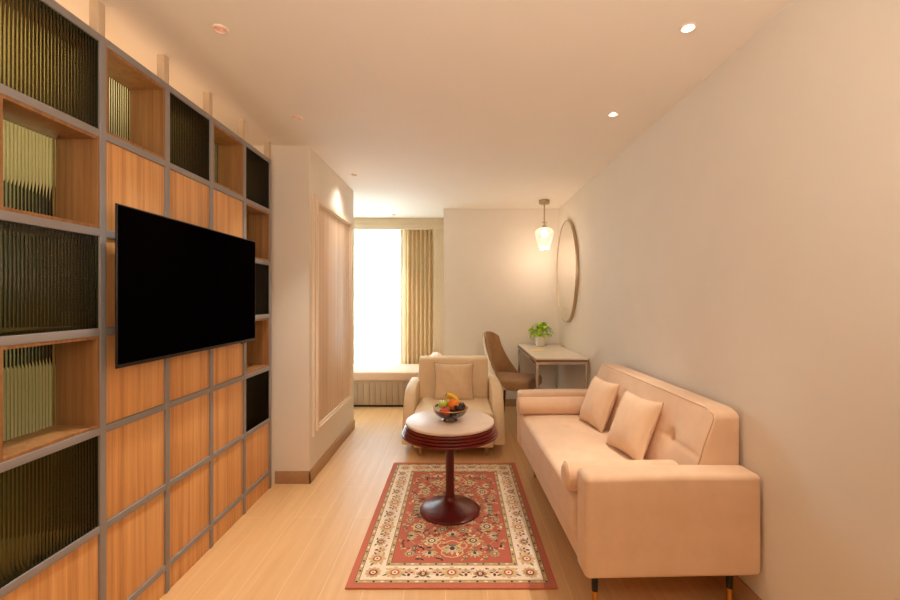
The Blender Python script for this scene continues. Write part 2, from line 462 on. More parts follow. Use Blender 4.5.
# ------------------------------------------------------------------ downlights
def downlight(x, y, bright, label, group):
    t = thing('recessed_downlight', label, 'ceiling light', (x, y, HC), group=group)
    r = HR
    b = B(); lathe(b, [(r-.002, -.001), (r-.001, -.006), (r+.003, -.0065), (r+.006, -.003), (r+.007, 0), (r-.002, 0)], 28)
    obj('trim_ring', b, M['trimwhite'], t)
    dep = .012 if bright else .040
    b = B(); lathe(b, [(r-.001, -.002), (r-.003, dep*.5), (r*.78, dep), (r*.78, dep+.012), (0, dep+.012)], 28)
    obj('reflector', b, M['cup'], t)
    lr = r*(.78 if bright else .5)
    b = B(); lathe(b, [(0, dep-.001), (lr, dep-.001), (lr, dep+.002), (0, dep+.002)], 28)
    obj('lens', b, M['lens'] if bright else M['lens_dim'], t)
for x, y, br, lab in DOWN:
    downlight(x, y, br, lab, 'recessed ceiling downlights')
    if br: spot('downlight_lamp', (x, y, HC-.02), DOWN_R, 52).rotation_euler = (0, math.radians(9), 0)     # aimed at the sofa seat
    elif 3 < y < 5: spot('downlight_lamp', (x, y, HC-.02), DOWN_L*.34, 120, radius=.09)
    else: spot('downlight_lamp', (x, y, HC-.02), DOWN_L, 64)
for x, y in HIDDEN[1:2]: spot('downlight_lamp', (x, y, HC-.02), DOWN_L*.6, 64)
for x, y in ((-2.2, .5), (-2.25, 1.7)): spot('bedroom_lamp', (x, y, HC-.02), DOWN_BED)

# ------------------------------------------------------------------ the shelving wall
SX = -1.40                                        # front plane
YS = [.888, 1.283, 1.678, 2.051, 2.418, 2.793, 3.173]     # stile centres
ZR = [2.438, 2.063, 1.675, 1.286, .898, .512, .125]      # rail centres
FT = .015                                         # half thickness of a frame bar
unit = thing('shelving_unit', 'oak panelled shelving wall with grey metal grid, open niches and fluted glass panes', 'shelving unit', (SX-.1, 2.03, 0))
b = B()
for y in YS: rbox(b, SX-.030, SX, y-FT, y+FT, 0, ZR[0]+FT, .002)
for z in ZR:
    for y0, y1 in zip(YS, YS[1:]): rbox(b, SX-.035, SX-.0008, y0+FT-.001, y1-FT+.001, z-FT, z+FT, .002)
obj('metal_grid', b, M['metal_taupe'], unit, world=True)
for y in YS[1:]:
    b = B(); rbox(b, SX-.042, SX-.006, y-.018, y+.016, ZR[0]+FT, HC, .002)
    obj('ceiling_post', b, M['postpaint'], unit, world=True)
b = B(); rbox(b, SX-.03, SX-.006, YS[0], YS[-1]+.03, 0, ZR[-1]-FT, .002)
obj('plinth', b, M['panelwood'], unit, world=True)

def fluted(y0, y1, z0, z1, x, amp=.0035, pitch=.0128):
    bm = B(); n = max(1, round((y1-y0)/pitch)); st = 8
    g = []
    for i in range(n*st+1):
        y = y0+(y1-y0)*i/(n*st); dx = amp*abs(math.sin(PI*i/st))
        g.append((bm.verts.new((x+dx, y, z0)), bm.verts.new((x+dx, y, z1)), bm.verts.new((x-.003, y, z0)), bm.verts.new((x-.003, y, z1))))
    for a, c in zip(g, g[1:]):
        bm.faces.new((a[0], c[0], c[1], a[1])); bm.faces.new((c[2], a[2], a[3], c[3]))
        bm.faces.new((a[1], c[1], c[3], a[3])); bm.faces.new((c[0], a[0], a[2], c[2]))
    bm.faces.new((g[0][0], g[0][1], g[0][3], g[0][2])); bm.faces.new((g[-1][1], g[-1][0], g[-1][2], g[-1][3]))
    return bm

KIND = {0: 'WWWWWW', 1: 'GNGNGW', 2: 'NWWWWW', 3: 'GWWWWW', 4: 'NWWWWW', 5: 'GNGNGW'}
KIND[0] = 'NGNGNW'
for i in range(6):
    y0, y1 = YS[i]+FT, YS[i+1]-FT
    for j in range(6):
        z1, z0 = ZR[j]-FT, ZR[j+1]+FT
        k = KIND[i][j]
        if k == 'G':
            # a shallow box lined with wood behind each smoked pane
            b = B(); t = .010; D = .17
            rbox(b, SX-D, SX-.034, y0, y0+t, z0, z1, .001); rbox(b, SX-D, SX-.034, y1-t, y1, z0, z1, .001)
            rbox(b, SX-D, SX-.034, y0+t, y1-t, z0, z0+t, .001); rbox(b, SX-D, SX-.034, y0+t, y1-t, z1-t, z1, .001)
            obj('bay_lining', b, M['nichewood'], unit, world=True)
        if k == 'W':
            b = B(); rbox(b, SX-.028, SX-.008, y0+.001, y1-.001, z0+.001, z1-.001, .0015)
            o = obj('wood_panel', b, M['panelwood'], unit, world=True)
        elif k == 'G':
            obj('fluted_glass_pane', fluted(y0, y1, z0, z1, SX-.009), M['flute_dark'], unit, world=True)
        else:
            # open box lined with wood, closed at the back by paler fluted glass
            b = B(); t = .012; D = .17
            rbox(b, SX-D, SX-.003, y0, y0+t, z0, z1, .001); rbox(b, SX-D, SX-.003, y1-t, y1, z0, z1, .001)
            rbox(b, SX-D, SX-.003, y0+t, y1-t, z0, z0+t, .001); rbox(b, SX-D, SX-.003, y0+t, y1-t, z1-t, z1, .001)
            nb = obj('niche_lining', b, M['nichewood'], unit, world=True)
            b = fluted(y0+t, y1-t, z0+t, z1-t, SX-D+.006)
            obj('fluted_glass_back', b, M['flute_pale'], nb, world=True)

# ------------------------------------------------------------------ televisions
def television(x, y0, y1, z0, z1, side, label, cat='television'):
    """flat screen on a wall bracket; side = +1 when it faces +x"""
    t = thing('television', label, cat, (x, (y0+y1)/2, z0))
    e = .006
    xa, xb = (x-.032, x) if side > 0 else (x, x+.032)
    b = B()
    if side > 0: rbox(b, x-.008, x, y0, y1, z0, z1, .003, 3); rbox(b, xa, x-.004, y0+.06, y1-.06, z0+.05, z1-.10, .01, 3)
    else: rbox(b, x, x+.008, y0, y1, z0, z1, .003, 3); rbox(b, x+.004, xb, y0+.06, y1-.06, z0+.05, z1-.10, .01, 3)
    obj('casing', b, M['bezel'], t, world=True)
    f = x if side > 0 else x
    b = B(); rbox(b, f-.003, f+.0012, y0+e, y1-e, z0+.016, z1-e, .001); obj('screen', b, M['screen'], t, world=True)
    b = B(); rbox(b, f-.002, f+.003*side if side > 0 else f+.003, (y0+y1)/2+.38, (y0+y1)/2+.44, z0-.006, z0+.008, .002); obj('sensor_bar', b, M['black'], t, world=True)
    b = B()
    m0 = SX+.001 if side > 0 else None
    if side > 0:
        rbox(b, SX+.0004, xa+.001, (y0+y1)/2-.22, (y0+y1)/2+.22, (z0+z1)/2-.15, (z0+z1)/2+.15, .004)
    else:
        rbox(b, xb-.001, SX-.0282, (y0+y1)/2-.22, (y0+y1)/2+.22, (z0+z1)/2-.15, (z0+z1)/2+.15, .004)
    obj('wall_bracket', b, M['black'], t, world=True)
television(-1.332, 1.658, 2.792, 1.142, 1.79, 1, 'large black flat television mounted on the oak panels of the shelving wall')
television(-1.655, 1.63, 2.75, 1.15, 1.87, -1, 'dark television back to back with the first, glimpsed through pale fluted niche glass')

# ------------------------------------------------------------------ framed panel on the column side
pn = thing('wall_panel', 'tall framed panel of pale striped wood on the side of the column', 'wall panel', (-1.142, 3.9, .33))
PX = -1.142; py0, py1, pz0, pz1 = 3.33, 4.49, .33, 2.235
b = B()
def frame_ring(bm, y0, y1, z0, z1, w, xa, xb, r=.003):
    """rectangular moulding with mitred corners"""
    o_ = [(y0, z0), (y1, z0), (y1, z1), (y0, z1)]; i_ = [(y0+w, z0+w), (y1-w, z0+w), (y1-w, z1-w), (y0+w, z1-w)]
    V = {}
    for nm, pts, in (('o', o_), ('i', i_)):
        for xx, xn in ((xa, 'a'), (xb, 'b')):
            V[nm+xn] = [bm.verts.new((xx, p[0], p[1])) for p in pts]
    for k in range(4):
        j = (k+1) % 4
        bm.faces.new((V['ob'][k], V['ob'][j], V['ib'][j], V['ib'][k]))
        bm.faces.new((V['oa'][k], V['oa'][j], V['ob'][j], V['ob'][k]))
        bm.faces.new((V['ib'][k], V['ib'][j], V['ia'][j], V['ia'][k]))
        bm.faces.new((V['oa'][k], V['oa'][j], V['ia'][j], V['ia'][k]))
frame_ring(b, py0, py1, pz0, pz1, .035, PX, PX+.016)
frame_ring(b, py0+.035, py1-.035, pz0+.035, pz1-.035, .022, PX, PX+.034)
frame_ring(b, py0+.057, py1-.057, pz0+.057, pz1-.057, .016, PX, PX+.022)
obj('moulding', b, M['moulding'], pn, False, world=True)
b = B(); rbox(b, PX-.002, PX+.008, py0+.07, py1-.07, pz0+.07, pz1-.07, .001); obj('wood_inset', b, M['colwood'], pn, world=True)

# ------------------------------------------------------------------ window seat, curtains
ws = thing('window_seat', 'built-in window seat with ribbed oak base and peach upholstered top', 'window seat', (-1.2, 5.85, 0))
b = B(); x = -2.65
box(b, -2.69, -.20, 5.53, 6.19, .03, .33)
while x < -.22:
    rbox(b, x, min(x+.0738, -.20), 5.51, 5.535, .03, .315, .004); x += .075
rbox(b, -2.69, -.20, 5.505, 5.535, .315, .345, .003)
obj('oak_base', b, M['benchwood'], ws, world=True)
b = B(); rbox(b, -2.69, -.20, 5.54, 6.19, 0, .035, .002); obj('toe_kick', b, M['black'], ws, world=True)
b = B(); rbox(b, -2.69, -.195, 5.49, 6.195, .345, .457, .022, 4, (8, 4, 2)); obj('seat_pad', b, M['benchpad'], ws, world=True)

b = B()
zc0, zc1 = .35, 2.47
def sheer(u, v):
    x = -1.62+(.80)*u
    return (x, 6.42+.022*math.sin(u*2*PI*13)+.008*math.sin(u*2*PI*5.3+v), zc0+(zc1-zc0)*v)
sheet(b, sheer, 160, 6)
tag(obj('sheer_curtain', b, M['sheer'], None, normals=False), 'bright white sheer curtain glowing with daylight in the window alcove', 'curtain')

def drape(name, x0, x1, n, label, amp=.038, y=6.335):
    t = thing(name, label, 'curtain', ((x0+x1)/2, y, zc0))
    b = B()
    def f(side):
        def g(u, v):
            ph = u*2*PI*n
            return (x0+(x1-x0)*u+.006*math.sin(ph*2), y+side*.0015+amp*(.85+.15*v)*math.copysign(abs(math.sin(ph))**.8, math.sin(ph)), zc0+(zc1-zc0)*v)
        return g
    sheet(b, f(-1), n*18, 8); sheet(b, f(1), n*18, 8)
    obj('pleated_cloth', b, M['drape'], t, world=True)
    return t
dr = drape('drape', -.785, -.345, 7, 'gold beige pleated drape gathered at the right side of the window')
b = B(); sheet(b, lambda u, v: (-.865+.09*u, 6.33+.02*math.sin(u*PI*2), zc0+(zc1-zc0)*v), 14, 6)
obj('cream_lining', b, M['lining'], dr, world=True, normals=False)['label'] = 'cream lining edge'
drape('drape', -2.05, -1.545, 6, 'beige drape gathered at the far left of the window, mostly behind the column')
b = B(); tube(b, [(-2.4, 6.36, 2.48), (-.34, 6.36, 2.48)], .012, 8)
ct = struct('trim_3', b, M['winframe'], True)

# roll cushion on the seat end
rc = thing('roll_cushion', 'pale pink floral roll cushion lying on the window seat behind the armchair', 'cushion', (-.31, 5.80, .459))
def floral():
    m = mat('pink_floral_cloth', S(232, 206, 194), .85); bs = m.node_tree.nodes['Principled BSDF']
    tc = N(m, 'ShaderNodeTexCoord'); vo = N(m, 'ShaderNodeTexVoronoi'); vo.inputs['Scale'].default_value = 22
    L(m, tc.outputs['Object'], vo.inputs['Vector']); r = N(m, 'ShaderNodeValToRGB')
    r.color_ramp.elements[0].position = .2; r.color_ramp.elements[0].color = S(196, 112, 96)
    r.color_ramp.elements[1].position = .42; r.color_ramp.elements[1].color = S(236, 214, 202)
    L(m, vo.outputs['Distance'], r.inputs['Fac']); L(m, r.outputs['Color'], bs.inputs['Base Color']); return m
FL = floral()
b = B()
ys = [-.24, -.235, -.22, -.19, 0, .19, .22, .235, .24]; rs = [.0, .05, .085, .098, .10, .098, .085, .05, 0]
prof = [(r_, y_) for r_, y_ in zip(rs, ys)]
lathe(b, prof, 28); bmesh.ops.rotate(b, verts=b.verts, cent=(0, 0, 0), matrix=Matrix.Rotation(PI/2, 3, 'X'))
bmesh.ops.translate(b, verts=b.verts, vec=(0, 0, .10)); obj('roll', b, FL, rc)
b = B(); tube(b, [(.098*math.cos(a*PI/14), -.185, .10+.098*math.sin(a*PI/14)) for a in range(28)], .004, 6, closed=True); obj('piping', b, M['piping'], rc)

# ------------------------------------------------------------------ the rug
def build_rug():
    x0, x1, y0, y1, T = -.552, .485, 2.067, 3.64, .009
    cx, cy = (x0+x1)/2, (y0+y1)/2; hw, hl = (x1-x0)/2, (y1-y0)/2
    cols = {'red': S(188, 98, 76), 'rust': S(196, 108, 82), 'cream': S(240, 222, 198), 'tan': S(192, 166, 118), 'gold': S(216, 188, 136),
            'navy': S(52, 46, 48), 'green': S(120, 116, 76), 'brown': S(112, 66, 42), 'pale': S(240, 224, 196), 'crim': S(168, 58, 42)}
    keys = list(cols); mats = [mottled('rug_'+k, cols[k], tuple(c*.86 for c in cols[k][:3])+(1,), (160, 160, 160), rough=.95, sheen=.1) for k in keys]
    bm = B()
    rbox(bm, -hw, hw, -hl, hl, 0, T, .003)
    for f in bm.faces: f.material_index = keys.index('rust')
    def poly(k, pts, lay):
        vs = [bm.verts.new((p[0], p[1], T+.00025*lay)) for p in pts]
        try:
            f = bm.faces.new(vs)
        except ValueError: return
        f.material_index = keys.index(k)
        f.normal_update()
        if f.normal.z < 0: f.normal_flip()
    def ring(k, a, c, lay):
        """band between the margins a and c from the rug's edge"""
        for (xa, xb, ya, yb) in ((-hw+a, hw-a, -hl+a, -hl+c), (-hw+a, hw-a, hl-c, hl-a), (-hw+a, -hw+c, -hl+c, hl-c), (hw-c, hw-a, -hl+c, hl-c)):
            poly(k, [(xa, ya), (xb, ya), (xb, yb), (xa, yb)], lay)
    def ell(k, x, y, a, c, rot, lay, n=10):
        poly(k, [(x+a*math.cos(t)*math.cos(rot)-c*math.sin(t)*math.sin(rot), y+a*math.cos(t)*math.sin(rot)+c*math.sin(t)*math.cos(rot)) for t in [2*PI*i/n for i in range(n)]], lay)
    def leaf(k, x, y, l, w, rot, lay):
        pts = [(0, 0), (.3*l, w*.8), (.6*l, w*.7), (l, 0), (.6*l, -w*.7), (.3*l, -w*.8)]
        poly(k, [(x+p*math.cos(rot)-q*math.sin(rot), y+p*math.sin(rot)+q*math.cos(rot)) for p, q in pts], lay)
    def stroke(k, pts, w, lay):
        for i in range(len(pts)-1):
            (ax, ay), (bx, by) = pts[i], pts[i+1]
            d = math.hypot(bx-ax, by-ay) or 1; nx, ny = -(by-ay)/d*w/2, (bx-ax)/d*w/2
            poly(k, [(ax+nx, ay+ny), (bx+nx, by+ny), (bx-nx, by-ny), (ax-nx, ay-ny)], lay)
    def rosette(x, y, r, n=8, out='gold', mid='navy', core='cream', rot=0, lay=4):
        for i in range(n):
            a = rot+2*PI*i/n; ell(out, x+r*.62*math.cos(a), y+r*.62*math.sin(a), r*.42, r*.27, a, lay)
        ell(mid, x, y, r*.52, r*.52, 0, lay+1); ell(core, x, y, r*.33, r*.33, 0, lay+2); ell('crim', x, y, r*.14, r*.14, 0, lay+3, 6)
    def palmette(x, y, r, rot, out='gold', mid='cream', core='navy', lay=4):
        for i in range(-3, 4):
            a = rot+i*.42; leaf(out, x-.2*r*math.cos(rot), y-.2*r*math.sin(rot), r*(1.15-.07*abs(i)), r*.25, a, lay)
        for i in range(-2, 3):
            a = rot+i*.42; leaf(mid, x-.15*r*math.cos(rot), y-.15*r*math.sin(rot), r*(.72-.05*abs(i)), r*.16, a, lay+1)
        ell(core, x+.1*r*math.cos(rot), y+.1*r*math.sin(rot), r*.24, r*.18, rot, lay+2)
        ell('green', x-.28*r*math.cos(rot), y-.28*r*math.sin(rot), r*.30, r*.16, rot+PI/2, lay+2)
        ell('crim', x+.1*r*math.cos(rot), y+.1*r*math.sin(rot), r*.1, r*.08, rot, lay+3, 6)
    def arc(x, y, r, a0, a1, n=8): return [(x+r*math.cos(a0+(a1-a0)*i/n), y+r*math.sin(a0+(a1-a0)*i/n)) for i in range(n+1)]
    # bands
    ring('brown', .034, .0365, 1); ring('tan', .0365, .055, 1); ring('brown', .055, .058, 1)
    ring('cream', .058, .172, 1); ring('brown', .172, .175, 1); ring('tan', .175, .195, 1); ring('brown', .195, .198, 1)
    m = .198; poly('red', [(-hw+m, -hl+m), (hw-m, -hl+m), (hw-m, hl-m), (-hw+m, hl-m)], 1)
    # guard stripes: dark squares and small cream dots
    for mg in (.0458, .185):
        w, l = hw-mg, hl-mg
        for horizontal, span, off in ((1, w, l), (0, l, w)):
            n = int(2*span/.042); n += n % 2
            for i in range(n+1):
                p = -span+2*span*i/n
                for s in (-1, 1):
                    x, y = (p, s*off) if horizontal else (s*off, p)
                    if i % 2 == 0: poly('navy', [(x-.0055, y-.0055), (x+.0055, y-.0055), (x+.0055, y+.0055), (x-.0055, y+.0055)], 2)
                    else: ell('gold' if i % 4 == 1 else 'cream', x, y, .011 if horizontal else .006, .006 if horizontal else .011, 0, 2, 8)
    # cream border: flowers in turn, joined by scrolling vines
    mc = .115; w, l = hw-mc, hl-mc
    def border_unit(x, y, ang, kind):
        """ang is the direction pointing to the field"""
        ca, sa = math.cos(ang), math.sin(ang)
        P = lambda u, v: (x+u*-sa+v*ca, y+u*ca+v*sa)       # u along the border, v towards the field
        if kind == 0:
            rosette(*P(0, 0), .048, 8, 'gold', 'rust', 'cream', ang)
            for s in (-1, 1):
                leaf('green', *P(s*.034, -.012), .034, .008, ang+PI/2*s+.5*s, 3); leaf('tan', *P(s*.03, .018), .028, .007, ang+PI/2*s-.6*s, 3)
        elif kind == 1:
            palmette(*P(0, -.014), .046, ang, 'tan', 'crim', 'cream')
            for s in (-1, 1):
                ell('navy', *P(s*.026, -.034), .006, .004, ang, 4); ell('crim', *P(s*.034, .03), .008, .006, ang, 4); leaf('green', *P(s*.016, -.03), .03, .007, ang+s*1.9, 3)
        else:
            for s in (-1, 1):
                stroke('gold', [P(s*.028*math.cos(t), -.02+.045*math.sin(t)) for t in [PI*.5*i/6 for i in range(7)]], .007, 3)
                ell('crim', *P(s*.014, .0), .007, .009, ang, 4); ell('navy', *P(s*.03, .028), .005, .004, ang, 4)
            ell('brown', *P(0, -.018), .012, .008, ang, 4); leaf('tan', *P(0, .0), .036, .012, ang, 4)
    def border_run(length, place, ang, n):
        for i in range(n):
            p = -length+2*length*(i+.5)/n
            x, y = place(p); border_unit(x, y, ang, (0, 2, 1, 2)[i % 4])
            q = length/n*2
            for s in (-1, 1):
                ca, sa = math.cos(ang), math.sin(ang)
                pts = []
                for k in range(7):
                    u = q*.5*s*k/6; v = .022*math.sin(PI*k/6)*(1 if i % 2 else -1)
                    pts.append((x-u*sa+v*ca, y+u*ca+v*sa))
                stroke('tan', pts, .0035, 2)
    border_run(w-.075, lambda p: (p, -l), PI/2, 9); border_run(w-.075, lambda p: (p, l), -PI/2, 9)
    border_run(l-.075, lambda p: (-w, p), 0, 15); border_run(l-.075, lambda p: (w, p), PI, 15)
    for sx in (-1, 1):
        for sy in (-1, 1): rosette(sx*w, sy*l, .042, 10, 'gold', 'crim', 'cream', .3)
    # field: mirrored in both axes
    fw, fl = hw-m, hl-m
    quad = [('pal', .0, .455, .062, PI/2), ('pal', .125, .50, .045, PI/2), ('ros', .235, .512, .024, 0), ('spr', .205, .43, .05, 1.2), ('ros', .12, .385, .036, 0),
            ('pal', .25, .335, .044, PI), ('pal', .0, .325, .046, -PI/2), ('ros', .062, .268, .024, 0), ('spr', .15, .27, .045, .4), ('ros', .21, .235, .036, 0),
            ('pal', .115, .165, .046, PI*.8), ('ros', .27, .155, .024, 0), ('pal', .0, .19, .05, PI/2), ('spr', .20, .12, .045, -.3), ('ros', .05, .085, .03, 0),
            ('pal', .245, .04, .044, PI), ('ros', .14, .05, .036, 0), ('pal', .0, .0, .05, PI/2)]
    for (kd, qx, qy, r, rot) in quad:
        r *= 1.22
        seen = set()
        for sx in (-1, 1):
            for sy in (-1, 1):
                x, y = sx*qx, sy*qy
                if (round(x, 4), round(y, 4)) in seen: continue
                seen.add((round(x, 4), round(y, 4)))
                rr = math.atan2(math.sin(rot)*sy, math.cos(rot)*sx)
                if kd == 'pal': palmette(x, y, r, rr, 'gold', 'pale', 'navy')
                elif kd == 'ros': rosette(x, y, r, 8, 'tan' if r < .03 else 'gold', 'navy', 'cream')
                else:
                    for a in (-.7, -.25, .25, .7):
                        e = (x+r*math.cos(rr+a), y+r*math.sin(rr+a))
                        stroke('navy' if abs(a) > .5 else 'pale', [(x, y), (x+.55*r*math.cos(rr+a*.4), y+.55*r*math.sin(rr+a*.4)), e], .006, 3)
                        leaf('gold', *e, .02, .008, rr+a, 4)
                    ell('green', x, y, .010, .008, rr, 4)
    # vines that join the flowers, and the curled frame around each end palmette
    for sx in (-1, 1):
        for sy in (-1, 1):
            V = lambda pts, k='tan', w_=.0045: stroke(k, [(sx*a, sy*c) for a, c in pts], w_, 2)
            V([(.0, .325), (.05, .36), (.12, .385), (.17, .41), (.205, .43)]); V([(.205, .43), (.24, .39), (.25, .335), (.235, .28), (.21, .235)])
            V([(.21, .235), (.16, .21), (.115, .165), (.07, .12), (.05, .085)]); V([(.0, .19), (.04, .23), (.062, .268), (.11, .27), (.15, .27)])
            V([(.27, .155), (.24, .12), (.20, .12), (.16, .09), (.14, .05)]); V([(.12, .385), (.11, .45), (.125, .50), (.18, .52), (.235, .512)])
            V([(.0, .545), (.035, .535), (.06, .51), (.055, .475), (.075, .455), (.085, .43), (.065, .405), (.04, .41)], 'gold', .008)
            V([(.0, .385), (.02, .39), (.04, .41)], 'gold', .008)
            V([(.245, .04), (.2, .06), (.14, .05), (.09, .02), (.05, .0)])
            for (lx, ly, la) in ((.06, .365, .5), (.16, .405, 2.2), (.245, .37, 1.0), (.19, .222, 2.6), (.09, .14, .3), (.10, .268, 1.2), (.22, .12, 2.2), (.115, .45, .2), (.17, .335, -.6),
                                 (.19, .18, .7), (.03, .235, .9), (.165, .455, -.4), (.215, .475, 1.9), (.05, .42, 2.4), (.29, .40, 2.0), (.075, .215, .1), (.26, .20, 2.9), (.09, .315, .7), (.155, .105, -.8), (.035, .04, .6), (.20, .29, -.2), (.14, .325, 2.5), (.29, .225, 1.2), (.24, .085, -.7), (.03, .50, 1.6), (.17, .555, .2), (.06, .555, -.2), (.03, .135, 1.1), (.275, .27, -1.2), (.275, .455, -1.4), (.07, .32, -.4), (.17, .005, .5), (.285, .08, 1.8)):
                leaf(random.choice(['navy', 'green', 'gold', 'pale', 'brown']), sx*lx, sy*ly, .034, .010, math.atan2(math.sin(la)*sy, math.cos(la)*sx), 3)
                ell('gold', sx*(lx+.012), sy*(ly-.016), .013, .009, la, 3); ell('brown', sx*(lx+.012), sy*(ly-.016), .005, .004, la, 4)
                leaf(random.choice(['gold', 'tan', 'navy']), sx*lx, sy*ly, .026, .008, math.atan2(math.sin(la+2.2)*sy, math.cos(la+2.2)*sx), 3)
    o = obj('rug', bm, None, None, False, mats=mats, normals=False)
    o.location = (cx, cy, .0005)
    tag(o, 'red and cream oriental patterned rug under the round pedestal table', 'rug')
build_rug()

# ------------------------------------------------------------------ coffee table
ct = thing('coffee_table', 'round mahogany pedestal table with cream stone top, fruit bowl on it', 'coffee table', (-.055, 2.82, .0125))
b = B(); lathe(b, [(0, .578), (.284, .578), (.290, .582), (.292, .589), (.290, .596), (.284, .600), (0, .600)], 72); obj('stone_top', b, M['marble'], ct)
ap = [(0, .506), (.27, .506)]
for k, rr in enumerate((.319, .311, .304, .297)):        # four stepped beads, widest at the bottom
    z = .508+k*.0175
    ap += [(rr-.008, z), (rr-.002, z+.002), (rr, z+.006), (rr, z+.010), (rr-.002, z+.014), (rr-.012, z+.0165)]
ap += [(.280, .578), (0, .578)]
b = B(); lathe(b, ap, 96)
obj('tiered_apron', b, M['mahogany'], ct)
b = B(); lathe(b, [(0, .06), (.029, .06), (.029, .50), (.033, .506), (0, .507)], 32); obj('column', b, M['mahogany'], ct)
b = B(); lathe(b, [(0, 0), (.195, 0), (.199, .004), (.198, .010), (.188, .017), (.160, .028), (.120, .041), (.080, .054), (.050, .066), (.036, .078), (.031, .088), (0, .088)], 64); obj('bell_base', b, M['mahogany'], ct)

# ------------------------------------------------------------------ fruit bowl and fruit
TZ = .6128
BX, BY = -.052, 2.80
bw = thing('fruit_bowl', 'footed cut glass fruit bowl with gilt rim on the round table', 'bowl', (BX, BY, TZ))
prof = [(.048, .0), (.052, .004), (.040, .012), (.036, .016), (.060, .022), (.088, .038), (.106, .058), (.116, .082)]
b = B(); seg = 48
def ribbed(prof, inset):
    rings = []
    for r, z in prof:
        rings.append([b.verts.new(((r-inset)*(1+.012*math.cos(i*PI))*math.cos(2*PI*i/seg), (r-inset)*(1+.012*math.cos(i*PI))*math.sin(2*PI*i/seg), z+inset*.3)) for i in range(seg)])
    for a, c in zip(rings, rings[1:]):
        for i in range(seg):
            j = (i+1) % seg; b.faces.new((a[i], a[j], c[j], c[i]))
ribbed(prof, 0)
obj('glass_body', b, M['bowlglass'], bw)
b = B(); tube(b, [(.117*math.cos(2*PI*i/48), .117*math.sin(2*PI*i/48), .083) for i in range(48)], .0028, 8, closed=True); obj('gilt_rim', b, M['brass'], bw)
b = B(); lathe(b, [(0, .001), (.049, .001), (.046, .006), (0, .007)], 32); obj('foot_disc', b, M['chrome'], bw)

def apple(name, label, loc, r, c1, c2, tilt):
    t = thing(name, label, 'fruit', loc, tilt)
    m = mottled(name+'_skin', c1, c2, (18, 18, 9), rough=.3)
    b = B(); n = 14; prof = []
    for j in range(n+1):
        th = PI*j/n
        rr = r*math.sin(th)*(1+.06*math.cos(th)); z = r*(.92*math.cos(th)-.26*math.exp(-(th/.42)**2)+.18*math.exp(-((PI-th)/.35)**2))
        prof.append((max(0, rr) if 0 < j < n else 0, z))
    lathe(b, prof, 24); obj('flesh', b, m, t)
    b = B(); tube(b, [(0, 0, r*.62), (.002, 0, r*.85), (.006, 0, r*1.05)], .0016, 6); obj('stalk', b, M['deskedge'], t)
apple('red_apple', 'red apple at the front of the fruit bowl', (BX-.036, BY-.046, TZ+.066), .036, S(178, 28, 26), S(206, 72, 36), (.25, -.1, 0))
apple('green_apple', 'yellow green apple beside the orange in the fruit bowl', (BX-.046, BY+.026, TZ+.098), .034, S(170, 186, 40), S(196, 204, 72), (.1, -.3, 0))
b = B(); sphere(b, (0, 0, 0), .037, 1, 1, .95, 24, 16)
og = thing('orange', 'bright orange on top of the fruit in the glass bowl', 'fruit', (BX+.020, BY-.012, TZ+.110), (.4, .2, 0))
obj('peel', b, mottled('orange_peel', S(236, 122, 10), S(242, 138, 22), (40, 40, 40), rough=.4, bump=.2, bscale=500), og)
b = B(); lathe(b, [(0, .0355), (.003, .0358), (.0025, .037), (0, .0372)], 8); obj('navel', b, M['stem'], og)
bn = thing('banana_bunch', 'two yellow bananas lying at the back of the fruit bowl', 'fruit', (BX, BY, TZ))
MB_ = mottled('banana_skin', S(226, 180, 28), S(240, 200, 52), (20, 20, 20), rough=.45)
for (p0, p1, p2) in (((-.022, .045, .160), (.028, .040, .160), (.060, .030, .098)), ((-.030, .055, .146), (.0, .062, .146), (.030, .064, .096))):
    b = B(); n = 12
    pts = [tuple(p0[q]*(1-i/n)**2+2*p1[q]*(i/n)*(1-i/n)+p2[q]*(i/n)**2 for q in range(3)) for i in range(n+1)]
    rings = []
    P = [Vector(p) for p in pts]
    for i in range(n):
        f0 = .35+.65*math.sin(PI*min(.88, (i+.7)/n))**.5; f1 = .35+.65*math.sin(PI*min(.88, (i+1.7)/n))**.5
        tube(b, [P[i], P[i+1]], .0155*f0 if i else .007, 8, cap=(i in (0, n-1)), r1=.0155*f1 if i < n-1 else .006)
    bmesh.ops.remove_doubles(b, verts=b.verts, dist=.0012)
    o = obj('banana', b, MB_, bn)
    b = B(); tube(b, [P[0], P[0]+Vector((-.006, 0, .010))], .0055, 6); obj('stalk', b, M['deskedge'], o)
gp = thing('grape_bunch', 'bunch of dark grapes filling the right side of the fruit bowl', 'fruit', (BX+.055, BY-.02, TZ+.05))
gm = mottled('black_grape_skin', S(34, 16, 28), S(54, 26, 40), (30, 30, 30), rough=.25)
gb = B(); sphere(gb, (0, 0, 0), .0115, 1, 1, 1.12, 12, 8); g0 = obj('grape', gb, gm, gp)
spots = []
for k in range(2500):
    x, y, z = random.uniform(-.07, .046), random.uniform(-.055, .07), random.uniform(-.022, .056)
    wx, wy, wz = x+.055, y-.02, z+.05
    rad = math.hypot(wx, wy); lim = (.030+.9*max(0, wz-.02) if wz < .05 else .070+.8*(wz-.05))
    if rad > min(.024+1.05*max(0, wz-.016), .096) or wz < .034: continue
    if wx < .025 and wz > .065: continue
    if wx < -.035 or (wz > .07 and wy > .04): continue
    if (Vector((wx, wy, wz))-Vector((-.046, .026, .098))).length < .046: continue
    if (Vector((wx, wy, wz))-Vector((.020, -.012, .110))).length < .047 or (Vector((wx, wy, wz))-Vector((-.036, -.046, .066))).length < .046: continue
    if any((Vector(s_)-Vector((x, y, z))).length < .019 for s_ in spots): continue
    spots.append((x, y, z))
spots = spots[:80]
for i, s_ in enumerate(spots):
    o = g0 if i == 0 else g0.copy()
    if i: COL.objects.link(o)
    o.location = s_
